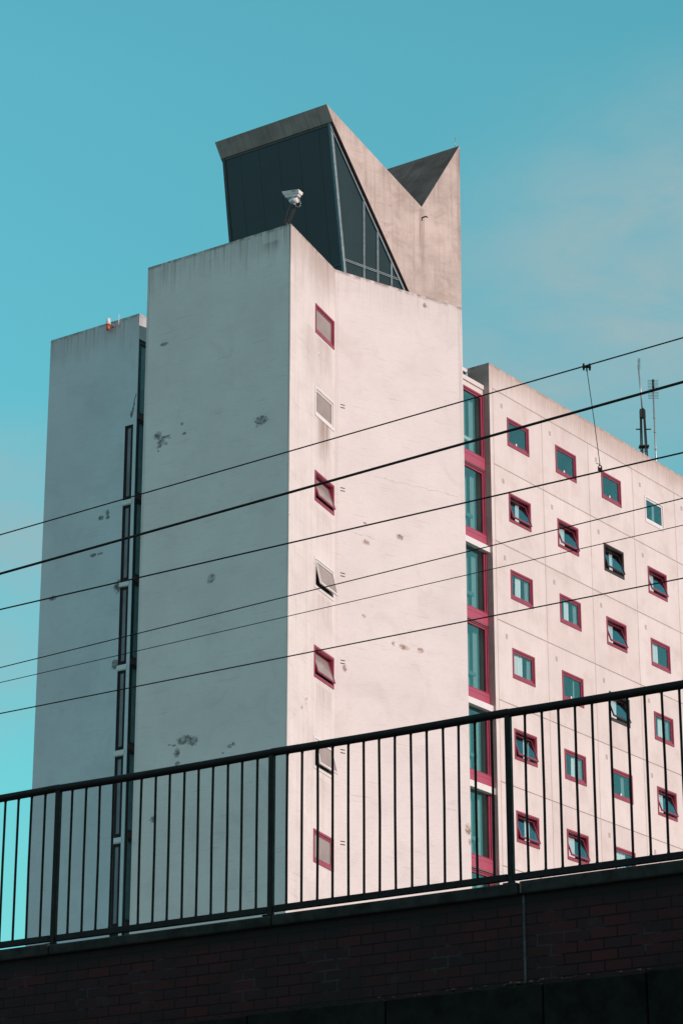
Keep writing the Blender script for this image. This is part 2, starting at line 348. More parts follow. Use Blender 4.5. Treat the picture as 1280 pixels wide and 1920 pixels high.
m_tF2 = wall_mat('painted concrete broad bay', PW, (.42,.35,.31), ZT, (1.0, .45), .45, .08, seed=3., spotcol=(.33,.28,.25),
    spots=[F2(*a) for a in ((749,1007,6,5),(686,1017,6,5),(684,981,3,2),(755,1213,7,5),(763,1216,4,3),(788,1220,6,5),(737,1207,3,5),(646,1253,4,6),(682,1155,4,3),(796,573,4,5),(877,1556,5,9),(880,1580,2,6))],
    cracks=[(F2(700,893,1,1)[:2], F2(862,932,1,1)[:2], .007), (F2(660,998,1,1)[:2], F2(704,1011,1,1)[:2], .007)],
    boxes=[(F2(856,600,1,1)[0], 5.0, 27, 36.3, .45), (-.05, .15, 15, 36, .25)])
m_tS = wall_mat('painted concrete side', PW, DK, ZT, (1.2, .5), seed=4.)
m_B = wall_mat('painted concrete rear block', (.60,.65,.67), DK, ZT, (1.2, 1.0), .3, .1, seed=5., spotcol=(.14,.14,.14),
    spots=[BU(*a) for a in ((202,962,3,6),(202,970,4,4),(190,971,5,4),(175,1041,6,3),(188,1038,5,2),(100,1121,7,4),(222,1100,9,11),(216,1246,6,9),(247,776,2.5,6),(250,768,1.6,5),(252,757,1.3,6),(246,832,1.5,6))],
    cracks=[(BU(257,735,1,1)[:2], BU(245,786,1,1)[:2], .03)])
m_C = wall_mat('painted panel concrete', (.76,.735,.705), (.42,.33,.28), ZC, (1.3, .85), .06, .09, seed=6., joints=(.20, 3.0885, 32.73, 2.7512, .018), topfade=.9, bumps=.2, grime=.10, fine=.2,
    boxes=[(1.07+k*3.0885+i, 1.07+k*3.0885+i+.5, 34.696-2.7512*r-1.9, 34.696-2.7512*r-1.0, .22) for k in range(5) for r in range(6) for i in (0.0, .85)][:34])
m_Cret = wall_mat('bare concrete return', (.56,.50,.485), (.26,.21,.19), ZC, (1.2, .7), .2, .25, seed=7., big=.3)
m_hood = wall_mat('bare board marked concrete', (.66,.59,.53), (.28,.21,.175), 50., (0.1, 0.), .45, .22, seed=8., big=.36, grime=.32, fine=.7, bumps=.5,
    spots=(), boxes=[(3.3, 3.56, 36.3, 39.5, 1.0), (-.4, 1.4, 40.4, 42.2, .6), (1.5, 3.3, 38.3, 40.9, .5), (4.85, 5.1, 36.3, 42.2, .8), (3.6, 4.4, 38.9, 41.2, .5)])
m_hoodtop = wall_mat('weathered roof concrete', (.20,.16,.14), (.05,.04,.035), None, seed=9., board=.4, mottle=.4, big=.5, grime=.3)
m_fascia = wall_mat('stained fascia concrete', (.37,.33,.30), (.13,.11,.10), None, seed=10., board=.2, mottle=.3, big=.35, grime=.5)
m_roof = plain('roof felt', (.10,.10,.10), .9)
m_room = plain('room plaster', (.20,.225,.235), .9, var=.25, scale=1.2, bump=0)
m_roomF = plain('pale room lining', (.42,.38,.36), .9, var=.1, bump=0)
m_roomL = plain('stair hall plaster', (.46,.52,.49), .9, var=.15, scale=.8, bump=0)
m_pink = plain('magenta paint', (.33,.048,.095), .45, var=.2, scale=5)
m_panel = plain('magenta spandrel paint', (.43,.075,.14), .45, var=.08, scale=3)
m_white = plain('white frame paint', (.80,.79,.77), .35, var=.05)
m_brown = plain('brown frame paint', (.05,.022,.022), .4, var=.2)
m_purple = plain('dark red frame paint', (.022,.0115,.0145), .6, var=.25, spec=.15)
m_glassC = glass_mat('window glass', .085, (.9,1.,1.), (.90,.975,.98))
m_glassL = glass_mat('stair glass', .11, (.9,1.,1.), (.86,.955,.94))
m_glassB = plain('slot glass', (.038,.05,.056), .3, var=.3, scale=2, bump=0, spec=.25)
m_glassD = plain('dusty dark glass', (.17,.26,.28), .25, var=.3, scale=1.5, bump=0)
m_spR = plain('brown red panel', (.12,.045,.052), .5, var=.2)
m_frost = NT('frosted glass'); 
def _fr():
    s = m_frost; tc = s.n('ShaderNodeTexCoord').outputs['Object']
    nz = s.noise(tc, 2.5, 4); col = s.mix(s.rng(nz, .35, .65), c4(.30,.265,.25), c4(.255,.23,.215)); s.bsdf(col, .18, spec=.5, normal=s.bump(nz, .05, .02)); return s.m
m_frost = _fr()
m_curtain = plain('curtain cloth', (.93,.92,.89), .9, var=.03, bump=0)
m_curtgrey = plain('grey curtain cloth', (.30,.36,.36), .9, var=.05, bump=0)
m_blind = plain('pale green blind', (.20,.335,.315), .9, var=.2, scale=.7, bump=0)
m_tealbar = plain('teal rail', (.10,.22,.24), .5)
m_slit = plain('vent slot', (.035,.028,.025), .8)
m_slitC = plain('pale vent slot', (.36,.30,.27), .8)
m_clad = NT('dark glazing panel')
def _cl():
    s = m_clad; tc = s.n('ShaderNodeTexCoord').outputs['Object']
    nz = s.noise(tc, .8, 4); col = s.mix(s.rng(nz, .3, .7), c4(.016,.030,.034), c4(.012,.023,.027)); s.bsdf(col, .32, spec=.35); return s.m
m_clad = _cl()
m_gl2 = NT('dark side glazing')
def _g2():
    s = m_gl2; tc = s.n('ShaderNodeTexCoord').outputs['Object']
    nz = s.noise(tc, .9, 3); col = s.mix(s.rng(nz, .3, .7), c4(.020,.052,.060), c4(.016,.044,.052)); s.bsdf(col, .12, spec=.3); return s.m
m_gl2 = _g2()
m_mull = plain('grey green mullion paint', (.065,.165,.185), .45, var=.2)
m_edge = plain('rust brown flashing', (.10,.045,.035), .7, var=.3)
m_metal = plain('galvanised steel', (.45,.46,.46), .4, .6, var=.2)
m_darkmetal = plain('dark painted steel', (.022,.025,.026), .5, var=.2)
m_black = plain('black railing paint', (.0105,.0068,.0066), .5, var=.35, scale=12, spec=.15)
m_wire = plain('weathered cable', (.022,.018,.017), .7, .0, var=.2, scale=20, spec=.2)
m_red = plain('orange red lens', (.50,.09,.05), .3, var=.1)

# ------------------------------------------------------------------ ground
g = MB(); g.face([(-2500,-2500,GZ),(2500,-2500,GZ),(2500,2500,GZ),(-2500,2500,GZ)])
s = NT('asphalt'); tc = s.n('ShaderNodeTexCoord').outputs['Object']; nz = s.noise(tc, .15, 6, .7)
s.bsdf(s.mix(s.rng(nz, .3, .7), c4(.24,.23,.22), c4(.17,.165,.16)), .9, normal=s.bump(s.noise(tc, 12, 4), .3, .01))
tag(g.build('ground', s.m), kind='structure')

# ------------------------------------------------------------------ THE BUILDING
bld = empty('tower_block', (K1.x, K1.y, GZ), 'white painted concrete tower block with magenta window frames and an angular glazed rooftop lantern', 'building')
OFF = bld.location.copy()
NF1 = 7; F1Z = 34.505; FH = 2.75
L1 = (K2-K1).length; L2 = (K3-K2).length
f1_holes = [(1.91, 3.36, F1Z-.945-FH*k, F1Z-FH*k) for k in range(NF1)]
tw = MB()
wall(tw, T0, K1, GZ, ZT, 0, off=OFF)
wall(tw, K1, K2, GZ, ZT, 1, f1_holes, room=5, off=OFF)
wall(tw, K2, K3, GZ, ZT, 2, off=OFF)
wall(tw, K3, K4, GZ, ZT, 3, off=OFF); wall(tw, K4, K5, GZ, ZT, 3, off=OFF); wall(tw, K5, T0, GZ, ZT, 3, off=OFF)
tw.face([Vector((p.x, p.y, ZT))-OFF for p in (T0, K1, K2, K3, K4, K5)], None, 4)
tw.build('tower_wall', [m_tA, m_tF1, m_tF2, m_tS, m_roof, m_roomF], bld)

# rear block with slot windows
SLOTS = [(3.79-.465, 3.79-.125, 32.48-2.56-FH*k, 32.48-FH*k) for k in range(7)]
STRIP = [(.02, 1.9, 32.86-FH*k, 35.40-FH*k-.06*(k > 0)) for k in range(8)]
bb = MB()
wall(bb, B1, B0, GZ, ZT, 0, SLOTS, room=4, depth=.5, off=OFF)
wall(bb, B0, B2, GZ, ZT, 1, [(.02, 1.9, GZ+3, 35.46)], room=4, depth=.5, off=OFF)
wall(bb, B2, B3, GZ, ZT, 2, off=OFF); wall(bb, B3, B1, GZ, ZT, 2, off=OFF)
bb.face([Vector((p.x, p.y, ZT))-OFF for p in (B1, B0, B2, B3)], None, 3)
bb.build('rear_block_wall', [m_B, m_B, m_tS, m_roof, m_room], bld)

# long wing
cw = MB()
h_ = 2.7512; m_ = 3.0885; WW, WH = 1.341, 1.013
c_holes = [(1.07+m_*c, 1.07+m_*c+WW, OC.z-h_*r-WH, OC.z-h_*r) for c in range(7) for r in range(8)]
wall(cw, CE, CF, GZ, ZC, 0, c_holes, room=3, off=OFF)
CB = CE+dr(-53.6)*11; CG = CF+dr(-53.6)*11
wall(cw, CB, CE, GZ, 35.2, 1, off=OFF); wall(cw, CF, CG, GZ, 35.2, 2, off=OFF); wall(cw, CG, CB, GZ, 35.2, 2, off=OFF)
cw.face([Vector((p.x, p.y, 35.2))-OFF for p in (CE, CF, CG, CB)], None, 4)
TH = .864; Ci = CE+dr(-53.6)*TH; Cj = CF+dr(-53.6)*TH
wall(cw, Ci, CE, 35.2, ZC, 1, off=OFF); wall(cw, CF, Cj, 35.2, ZC, 2, off=OFF); wall(cw, Cj, Ci, 35.2, ZC, 1, off=OFF)
cw.face([Vector((p.x, p.y, ZC))-OFF for p in (CE, CF, Cj, Ci)], None, 1)
cw.build('wing_wall', [m_C, m_Cret, m_tS, m_room, m_roof], bld)

# glazed stair link
LL = LR-dr(AZC)*5.4
lw = MB()
L_holes = [(5.4-2.9, 5.4-.0, 32.86-FH*k, 35.20-FH*k) for k in range(8)]
wall(lw, LL, LR, GZ, 35.53, 0, [(a, b-.03, c, d) for a, b, c, d in L_holes], room=1, depth=1.6, off=OFF)
LB_, LD_ = LL+dr(-53.6)*6, LR+dr(-53.6)*6
lw.face([Vector((p.x, p.y, 35.53))-OFF for p in (LL, LR, LD_, LB_)], None, 2)
lw.box(0, 5.4-.01, -.05, .35, 35.40, 35.56, 0, Matrix.Translation(LL-OFF) @ Matrix.Rotation(R(90-AZC), 4, 'Z') @ Matrix.Translation((0, 0, 0)))
lw.build('link_wall', [wall_mat('painted link concrete', (.74,.71,.68), (.42,.35,.31), None, seed=12., board=.3), m_roomL, m_roof], bld)

# ---- windows
def ring(mb, x0, x1, z0, z1, w, y0, y1, wb=None, mi=0, M=None):
    wb = w if wb is None else wb
    mb.box(x0, x0+w, y0, y1, z0, z1, mi, M); mb.box(x1-w, x1, y0, y1, z0, z1, mi, M)
    mb.box(x0+w, x1-w, y0, y1, z1-w, z1, mi, M); mb.box(x0+w, x1-w, y0, y1, z0, z0+wb, mi, M)
def put(o, p, az, parent):
    o.parent = parent; o.location = p; o.rotation_euler.z = R(90-az); return o
cache = {}
def obj_cached(key, make, name, mats):
    if key in cache:
        o = cache[key].copy(); o.name = name; scene.collection.objects.link(o); o.parent = None; return o
    o = make().build(name, mats); cache[key] = o; return o
def window(P, az, w, h, mat, matname, state, pane, curtain=None, catch=False, bits=None, label=None):
    """P: lower left corner of the opening on the wall face. state: shut / pivot / hung"""
    def fr():
        b = MB(); ring(b, -.012, w+.012, -.012, h+.012, .062, -.022, .05, .095)
        ring(b, .05, w-.05, .083, h-.05, .028, .006, .115, .03)
        return b
    f = put(obj_cached(('frame', w, h, matname), fr, 'window', mat), P, az, bld)
    if label: f['label'] = label
    x0, x1, z0, z1 = .08, w-.08, .115, h-.08
    def sa():
        b = MB(); ring(b, 0, x1-x0, 0, z1-z0, .042, -.018, .028, .05); return b
    def pa():
        b = MB(); b.box(.035, x1-x0-.035, .0, .010, .04, z1-z0-.035); return b
    s_ = obj_cached(('sash', w, h, matname), sa, 'sash', mat); p_ = obj_cached(('pane', w, h, pane.name), pa, 'pane', pane)
    H = z1-z0
    if state == 'shut': off, ang = Vector((x0, .035, z0)), 0.
    elif state == 'pivot':
        ang = R(-19); pv = H*.52; c = Vector((x0, .03, z0+pv))
        off = c-Vector((0, -math.sin(ang)*pv, math.cos(ang)*pv))
    else:
        ang = R(-13); off = Vector((x0, -.005, z1-.02))-Vector((0, -math.sin(ang)*H, math.cos(ang)*H))
    for q in (s_, p_): q.parent = f; q.location = off; q.rotation_euler = (ang, 0, 0)
    if curtain:
        for (a, c, mm, yy) in curtain:
            def cu(a=a, c=c):
                b = MB(); n = max(6, int((c-a)*w/.018)); rnd = random.Random(int(a*100)+int(c*1000)); ph = rnd.random()*6
                xs = [x0+(x1-x0)*(a+(c-a)*i/n) for i in range(n+1)]
                sk = rnd.uniform(-.03, .03)
                for i in range(n):
                    y0_ = .26+.022*math.sin(ph+i*1.1)+.012*math.sin(i*.47); y1_ = .26+.022*math.sin(ph+(i+1)*1.1)+.012*math.sin((i+1)*.47)
                    b.face([(xs[i]+sk, y0_, -.05), (xs[i+1]+sk, y1_, -.05), (xs[i+1], y1_, h+.02), (xs[i], y0_, h+.02)], None, 0, True)
                return b
            k = obj_cached(('curt', w, h, a, c, mm.name), cu, 'curtain', mm); k.parent = f; k.location = (0, yy, 0)
    if catch:
        def ca():
            b = MB(); b.box(.40*w, .40*w+.085, .012, .034, .155, .235); return b
        k = obj_cached(('catch', w, h), ca, 'window_catch', m_white); k.parent = f
    return f
fr1 = [('shut', 0), ('shut', 1), ('pivot', 0), ('hung', 1), ('pivot', 0), ('hung', 1), ('shut', 0)]
for k, (st, wh) in enumerate(fr1):
    P = K1+dr(AZ1)*1.91; P.z = F1Z-.945-FH*k
    window(P-OFF, AZ1, 1.45, .945, m_white if wh else m_pink, 'w' if wh else 'p', st, m_frost,
           label=('white' if wh else 'magenta')+' framed frosted window of the tower, '+('shut' if st == 'shut' else 'tilted open'))
spec = {  # row, col: frame, state, curtain spans, catch
 (0,0):('p','shut',[],1),(0,1):('p','shut',[],1),(0,2):('p','shut',[],1),(0,3):('w','shut',[(.50,.62,m_curtgrey)],0),(0,4):('p','shut',[],1),
 (1,0):('p','pivot',[(.42,.56,m_curtain)],0),(1,1):('p','pivot',[(.0,.10,m_curtain),(.17,.45,m_curtain)],0),(1,2):('b','pivot',[(.38,.55,m_curtain)],0),(1,3):('p','pivot',[(.02,.42,m_curtain)],0),(1,4):('p','shut',[(.1,.4,m_curtain)],0),
 (2,0):('p','shut',[(.30,.56,m_curtain),(.72,.98,m_curtgrey)],0),(2,1):('p','shut',[(.27,.52,m_curtain),(.72,.98,m_curtgrey)],0),(2,2):('p','pivot',[(.02,.46,m_curtain)],0),(2,3):('p','shut',[(.03,.46,m_curtain)],0),(2,4):('p','pivot',[(.1,.5,m_curtain)],0),
 (3,0):('p','shut',[(.14,.56,m_curtain),(.8,.98,m_curtgrey)],0),(3,1):('p','shut',[(.6,.7,m_curtgrey)],1),(3,2):('b','pivot',[(.05,.5,m_curtain)],0),(3,3):('p','shut',[(.3,.56,m_curtain),(.7,.98,m_curtgrey)],0),(3,4):('p','shut',[(.2,.6,m_curtain)],0),
 (4,0):('p','pivot',[(.50,.60,m_curtain),(.72,.95,m_curtgrey)],0),(4,1):('p','shut',[(.42,.60,m_curtain),(.78,.98,m_curtgrey)],0),(4,2):('p','shut',[(.55,.66,m_curtgrey)],1),(4,3):('p','pivot',[(.03,.45,m_curtain)],0),(4,4):('p','shut',[(.3,.6,m_curtain)],0),
 (5,0):('p','pivot',[(.47,.72,m_curtain),(.8,.97,m_curtgrey)],0),(5,1):('p','pivot',[(.05,.5,m_curtain),(.7,.95,m_curtgrey)],0),(5,2):('p','shut',[(.05,.6,m_curtain)],0),(5,3):('p','shut',[(.1,.5,m_curtain)],0),(5,4):('p','shut',[(.3,.6,m_curtain)],0)}
FM = {'p': (m_pink, 'magenta'), 'w': (m_white, 'white'), 'b': (m_brown, 'dark brown')}
for r in range(8):
    for c in range(7):
        fm, st, cu, ct = spec.get((r, c), ('p', 'shut', [(.2, .55, m_curtain)], 0))
        P = OC+dr(AZC)*(m_*c); P.z = OC.z-h_*r-WH
        window(P-OFF, AZC, WW, WH, FM[fm][0], fm, st, m_glassC, [(a+(.05 if st == 'shut' else .16), min(1.12, b+(.05 if st == 'shut' else .16)), k, (-.135 if st == 'shut' else -.03)) for a, b, k in cu], ct,
               label=(FM[fm][1]+' framed window of the long wing'+(', tilted open' if st != 'shut' else '')) if (fm != 'p' or st != 'shut') else None)
# slot windows of the rear block
for k, (a, b, c, d) in enumerate(SLOTS):
    w, h = b-a, d-c
    def fr():
        q = MB(); ring(q, .0, w, .0, h, .100, .02, .10, .12); ring(q, .100, w-.100, .12, h-.100, .014, .035, .10)
        q.box(.0, .125, .06, .10, .12, h-.1); q.box(.112, w-.112, .07, .12, h*.30, h*.30+.05); return q
    P = B1+dr(AZB+180)*a; P.z = c
    f = put(obj_cached('slotf', fr, 'window', m_purple), P-OFF, AZB+180, bld)
    if k == 0: f['label'] = 'tall narrow dark red framed slot window of the rear block'
    else: f['label'] = 'tall narrow dark red framed slot window of the rear block'
    def pa():
        q = MB(); q.box(.1, w-.1, .085, .092, .1, h-.09); return q
    p = obj_cached('slotp', pa, 'pane', m_glassB); p.parent = f; p.location = (0, 0, 0); p.rotation_euler = (0, 0, 0)
    if k < 6:
        P2 = B1+dr(AZB+180)*(a-.03); P2.z = c-.19
        def sl():
            q = MB(); q.box(0, w+.06, -.02, .06, .03, .165); return q
        put(obj_cached('slotsill', sl, 'window_sill', m_tS), P2-OFF, AZB+180, bld)
# strip glazing in the return of the rear block
for k in range(8):
    z1 = 35.46-FH*k; zb = 32.86-FH*k
    w, h = 1.79, 2.56
    def fr():
        q = MB(); ring(q, .0, w, .0, h, .10, .03, .15, .06); q.box(.10, .19, .06, .15, .06, h-.10); return q
    P = B0+dr(36.4)*.025; P.z = zb
    f = put(obj_cached('stripf', fr, 'window', m_darkmetal), P-OFF, 36.4, bld)
    f['label'] = 'tall dark framed window in the shaded return of the rear block'
    def pa():
        q = MB(); q.box(.18, w-.1, .09, .10, .05, h-.1); return q
    p = obj_cached('stripp', pa, 'pane', m_glassD); p.parent = f; p.location = (0, 0, 0)
    def sp():
        q = MB(); q.box(0, w, .02, .2, -.19+.02, -.004); q.box(0, w, .0, .2, -.19+.0, -.165); return q
    p = obj_cached('strips', sp, 'spandrel_panel', m_spR); p.parent = f; p.location = (0, 0, 0)
# glazed link windows
thick = {1: 1, 3: 1, 4: 1}
for k in range(8):
    w, h = 2.9, 2.34
    def fr():
        q = MB(); ring(q, 0, w, 0, h, .07, -.02, .09, .05)
        q.box(w-.15, w-.07, .01, .09, .05, h-.07); q.box(.07, w-.15, .01, .09, h-.14, h-.07); return q
    P = LR-dr(AZC)*2.9; P.z = 32.86-FH*k
    f = put(obj_cached('linkf', fr, 'window', m_pink), P-OFF, AZC, bld)
    f['label'] = 'tall magenta framed staircase window between tower and wing'
    def pa():
        q = MB(); q.box(.06, w-.14, .05, .062, .04, h-.13); return q
    p = obj_cached('linkp', pa, 'pane', m_glassL); p.parent = f; p.location = (0, 0, 0); p.rotation_euler = (0, 0, 0)
    def sp():
        q = MB(); q.box(0, w-.004, -.035, .06, -.385, -.006); q.box(0, w-.004, -.045, .05, -.10, -.085); return q
    p = obj_cached('links', sp, 'spandrel_panel', m_panel); p.parent = f; p.location = (0, 0, 0)
    def cu():
        q = MB(); n = 14
        for i in range(n):
            x, x2 = w-.42+.36*i/n, w-.42+.36*(i+1)/n
            q.face([(x, .33+.02*math.sin(i*1.3), .02), (x2, .33+.02*math.sin((i+1)*1.3), .02), (x2, .33+.02*math.sin((i+1)*1.3), h), (x, .33+.02*math.sin(i*1.3), h)], None, 0, True)
        return q
    def bl():
        q = MB(); n = 40
        for i in range(n):
            x, x2 = .08+(w-.16)*i/n, .08+(w-.16)*(i+1)/n; y, y2 = .46+.012*math.sin(i*.9), .46+.012*math.sin((i+1)*.9)
            q.face([(x, y, .02), (x2, y2, .02), (x2, y2, h), (x, y, h)], None, 0, True)
        return q
    p = obj_cached('linkbl', bl, 'blind', m_blind); p.parent = f; p.location = (0, 0, 0)
    p = obj_cached('linkc', cu, 'curtain', m_curtgrey); p.parent = f; p.location = (0, 0, 0)
    def bar():
        q = MB(); q.box(.0, w-.3, .3, .36, .62, .74); return q
    p = obj_cached(('linkb', k == 0), bar, 'guard_rail', m_white if k == 0 else m_tealbar); p.parent = f; p.location = (0, 0, 0)
    if k in (1, 3, 4):
        def le():
            q = MB(); q.box(0, w+.03, -.16, .03, -.60, -.389); return q
        p = obj_cached('linkl', le, 'ledge', m_white); p.parent = f; p.location = (0, 0, 0)
    else:
        def le():
            q = MB(); q.box(0, w-.0, -.02, .03, -.445, -.392); return q
        p = obj_cached('linkm', le, 'ledge', m_slitC); p.parent = f; p.location = (0, 0, 0)
# vents
def ve():
    q = MB()
    for i in range(3): q.box(i*.048, i*.048+.020, -.004, .01, 0, .17)
    return q
for r in range(8):
    for c in range(7):
        P = OC+dr(AZC)*(m_*c-.39); P.z = 34.93-h_*r
        put(obj_cached('ventC', ve, 'air_vent', m_slitC), P-OFF, AZC, bld)
def ve2():
    q = MB(); q.box(0, .165, -.004, .01, 0, .028); q.box(0, .165, -.004, .01, -.095, -.067); return q
for k in range(6):
    P = K2+dr(AZ2)*.205; P.z = 31.785-2.757*k
    o = put(obj_cached('ventT', ve2, 'air_vent', m_slit), P-OFF, AZ2, bld); o['label'] = 'pair of dark horizontal air slots on the tower'

# ---- rooftop lantern (folded concrete hood with glazing)
HP = lambda u, z, y=0.: K2+dr(AZ2)*u+dr(AZH)*y+Vector((0, 0, z))-OFF
AZH = -55.3; HL = 4.507
poly = [(-.340, 42.152), (-.095, 41.61), (2.895, ZT+.002), (5.0, ZT+.002), (5.03, 42.30), (3.427, 39.556)]
hood = MB()
pp = [HP(u, z) for u, z in poly]; D = dr(AZH)*HL
hood.face(pp, poly, 0); hood.face([p+D for p in pp][::-1], [(u+9, z) for u, z in poly][::-1], 0)
mats_i = [2, 3, 1, 0, 1, 1]
for i in range(6):
    j = (i+1) % 6; Ls = (pp[j]-pp[i]).length
    hood.face([pp[i], pp[i]+D, pp[j]+D, pp[j]], [(0, 0), (HL, 0), (HL, Ls), (0, Ls)], mats_i[i])
hood.build('roof_hood', [m_hood, m_hoodtop, m_fascia, m_edge], bld)
# leaning glazed wall under the fascia: five panels + corner posts
uT, zT, uB, zB = -.088, 41.615, .492, ZT-.25
def LG(t, y, inset=0.): # t 0 top..1 bottom, y along depth
    u = uT+(uB-uT)*t; z = zT+(zB-zT)*t; return HP(u+inset, z, y)
rec = .14
edges = [rec+.06, .62, 1.42, 2.22, 3.00, 3.76, HL-.14]
for i in range(6):
    b = MB(); y0, y1 = edges[i]+.002, edges[i+1]-.002
    q = [LG(0, y0, .03), LG(0, y1, .03), LG(1, y1, .03), LG(1, y0, .03)]
    b.prism(q, dr(AZ2)*.03); b.build('cladding_panel', m_clad, bld)
b = MB()
for e in edges[1:-1]:
    b.prism([LG(0, e-.009, .024), LG(0, e+.009, .024), LG(1, e+.009, .024), LG(1, e-.009, .024)], dr(AZ2)*.004)
for e in edges[1:-1]:
    b.prism([LG(.0, e+.012, .018), LG(.0, e+.03, .018), LG(1, e+.03, .018), LG(1, e+.012, .018)], dr(AZ2)*.025)
b.prism([LG(.0, rec, .01), LG(.0, HL-.14, .01), LG(.018, HL-.14, .01), LG(.018, rec, .01)], dr(AZ2)*.05)
b.prism([LG(.885, .2, .01), LG(.885, 1.4, .01), LG(.895, 1.4, .01), LG(.895, .2, .01)], dr(AZ2)*.05)
b.build('cladding_rail', plain('dark joint metal', (.012,.026,.030), .35), bld)
b = MB(); b.prism([LG(0, rec-.03, .0), LG(0, rec+.06, .0), LG(1, rec+.06, .0), LG(1, rec-.03, .0)], dr(AZ2)*.085); b.build('corner_post', m_mull, bld)
b = MB(); b.prism([LG(0, HL-.16, .0), LG(0, HL-.05, .0), LG(1, HL-.05, .0), LG(1, HL-.16, .0)], dr(AZ2)*.2); b.build('corner_post', m_darkmetal, bld)
# triangular side glazing
def diag(u): return 41.61+(ZT-41.61)*(u+.095)/(2.895+.095)
b = MB(); z0 = ZT-.2
tri = [(-.0, 41.42), (.49, z0), (2.88, z0), (2.88, ZT+.02)]
b.prism([HP(u, z, rec) for u, z in tri], dr(AZH)*.02)
b.build('side_glazing', m_gl2, bld)
for u in (1.232, 1.769, 2.31):
    b = MB(); zt = diag(u)+.05
    b.prism([HP(u-.032, z0, rec-.035), HP(u+.032, z0, rec-.035), HP(u+.032, zt, rec-.035), HP(u-.032, zt, rec-.035)], dr(AZH)*.033)
    b.prism([HP(u-.008, z0, rec-.045), HP(u+.008, z0, rec-.045), HP(u+.008, zt, rec-.045), HP(u-.008, zt, rec-.045)], dr(AZH)*.009)
    b.build('mullion', m_mull, bld)
b = MB()
for dz in (0, .05):
    b.prism([HP(.47, 36.83+dz, rec-.03), HP(2.65, 36.71+dz-.0, rec-.03), HP(2.65, 36.735+dz, rec-.03), HP(.47, 36.86+dz, rec-.03)], dr(AZH)*.028)
b.build('transom', m_mull, bld)
b = MB(); b.prism([HP(-.05, 41.42, rec-.05), HP(-.05, 41.36, rec-.05), HP(2.83, ZT-.06, rec-.05), HP(2.87, ZT, rec-.05)], dr(AZH)*.04)
b.build('glazing_trim', m_mull, bld)
# small roof fittings
b = MB(); b.tube([HP(4.96, 42.2, .1), HP(4.96, 42.62, .1)], .012, 6); b.build('lightning_rod', m_metal, bld)
b = MB(); b.tube([HP(3.44, 39.17, .05), HP(3.44, 39.17, -.16), HP(3.44, 39.12, -.2)], .025, 8); b.build('rain_spout', m_darkmetal, bld)
b = MB(); Mx = Matrix.Translation(Ci-OFF) @ Matrix.Rotation(R(90-AZC), 4, 'Z')
b.box(-3.2, -.005, .0, .35, 36.20, 36.33, 0, Mx); b.build('roof_beam', m_white, bld)
b = MB(); b.box(-3.0, -.1, .02, .3, 36.06, 36.185, 0, Mx); b.build('roof_beam_underside', m_darkmetal, bld)  # dark box forming the underside of the white roof beam

# ------------------------------------------------------------------ rooftop aerials
def on_roof(px, back): # point over the wing, 'back' metres behind its face
    O = CE+dr(-53.6)*back; return hit(px, O, AZC)
base = on_roof((1207, 858), 1.6); base.z = 35.2
mast = empty('lattice_mast', base, 'dark lattice radio mast on the wing roof, carrying a thin pole with a tilted aerial', 'aerial mast')
zt = on_roof((1207, 770), 1.6).z; zt2 = on_roof((1201, 694), 1.6).z; zb = on_roof((1207, 845), 1.6).z
top = Vector((0, 0, zt-base.z))
b = MB()
for a in (0, 90, 180, 270):
    o_ = Vector((math.cos(R(a+20)), math.sin(R(a+20)), 0)); b.tube([o_*.20, o_*.09+top], .028, 6)
b.prism([(-.11,-.09,top.z-.36),(.11,-.09,top.z-.36),(.11,-.09,top.z-.06),(0,-.09,top.z+.05),(-.11,-.09,top.z-.06)],(0,.18,0))
for t in (.35, .6):
    for a in (0, 90, 180, 270):
        r0 = .20-.11*t; p0 = Vector((math.cos(R(a+20))*r0, math.sin(R(a+20))*r0, top.z*t)); p1 = Vector((math.cos(R(a+110))*r0, math.sin(R(a+110))*r0, top.z*t)); b.tube([p0, p1], .016, 5)
b.box(-.19, .19, -.15, .15, zb-base.z+.13, zb-base.z+.18)
b.build('lattice', m_darkmetal, mast)
b = MB(); b.box(-.28, -.12, -.02, .02, top.z-.85, top.z-.81); b.box(.12, .30, -.02, .02, top.z-.85, top.z-.81); b.build('crossarm', m_darkmetal, mast)
b = MB(); tp = Vector((-.07, 0, zt2-base.z)); b.tube([top, tp], .03, 8); b.build('pole', m_metal, mast)
b = MB(); tip = Vector(on_roof((1197, 672), 1.6)-base); b.tube([tp, tip], .015, 6)
for i in range(9):
    c = tp.lerp(tip, (i+.5)/9); b.tube([c-Vector((.07, .05, .02)), c+Vector((.07, .05, .02))], .007, 4)
b.build('aerial', m_darkmetal, mast)
base = on_roof((1228, 862), 1.9); base.z = 35.2
mast2 = empty('television_aerial', base, 'slim grey pole on the wing roof with a comb shaped television aerial', 'television aerial')
tp = on_roof((1223, 713), 1.9)-base
b = MB(); b.tube([(0, 0, 0), tp], .034, 8)
for t in (.25, .4, .52, .64, .74): 
    c = tp*t; b.tube([c-Vector((0, 0, .03)), c+Vector((0, 0, .03))], .045, 8)
b.build('pole', m_metal, mast2)
b = MB(); lo = on_roof((1224, 747), 1.9)-base
for i in range(13):
    if i == 7: continue
    c = tp.lerp(lo, i/12); d_ = Vector((.21, .02, .01)); b.tube([c-d_, c+d_], .009, 4)
b.tube([tp+Vector((0, -.05, 0)), tp.lerp(lo, .5)+Vector((0, -.05, 0))], .05, 6)
b.build('comb', m_darkmetal, mast2)
b = MB(); zz = .95; b.tube([(0, 0, zz), (-.55, -.3, zz)], .025, 6); b.tube([(0,0,zz-.1),(0,0,zz+.1)], .06, 8); b.build('stay_arm', m_metal, mast2)

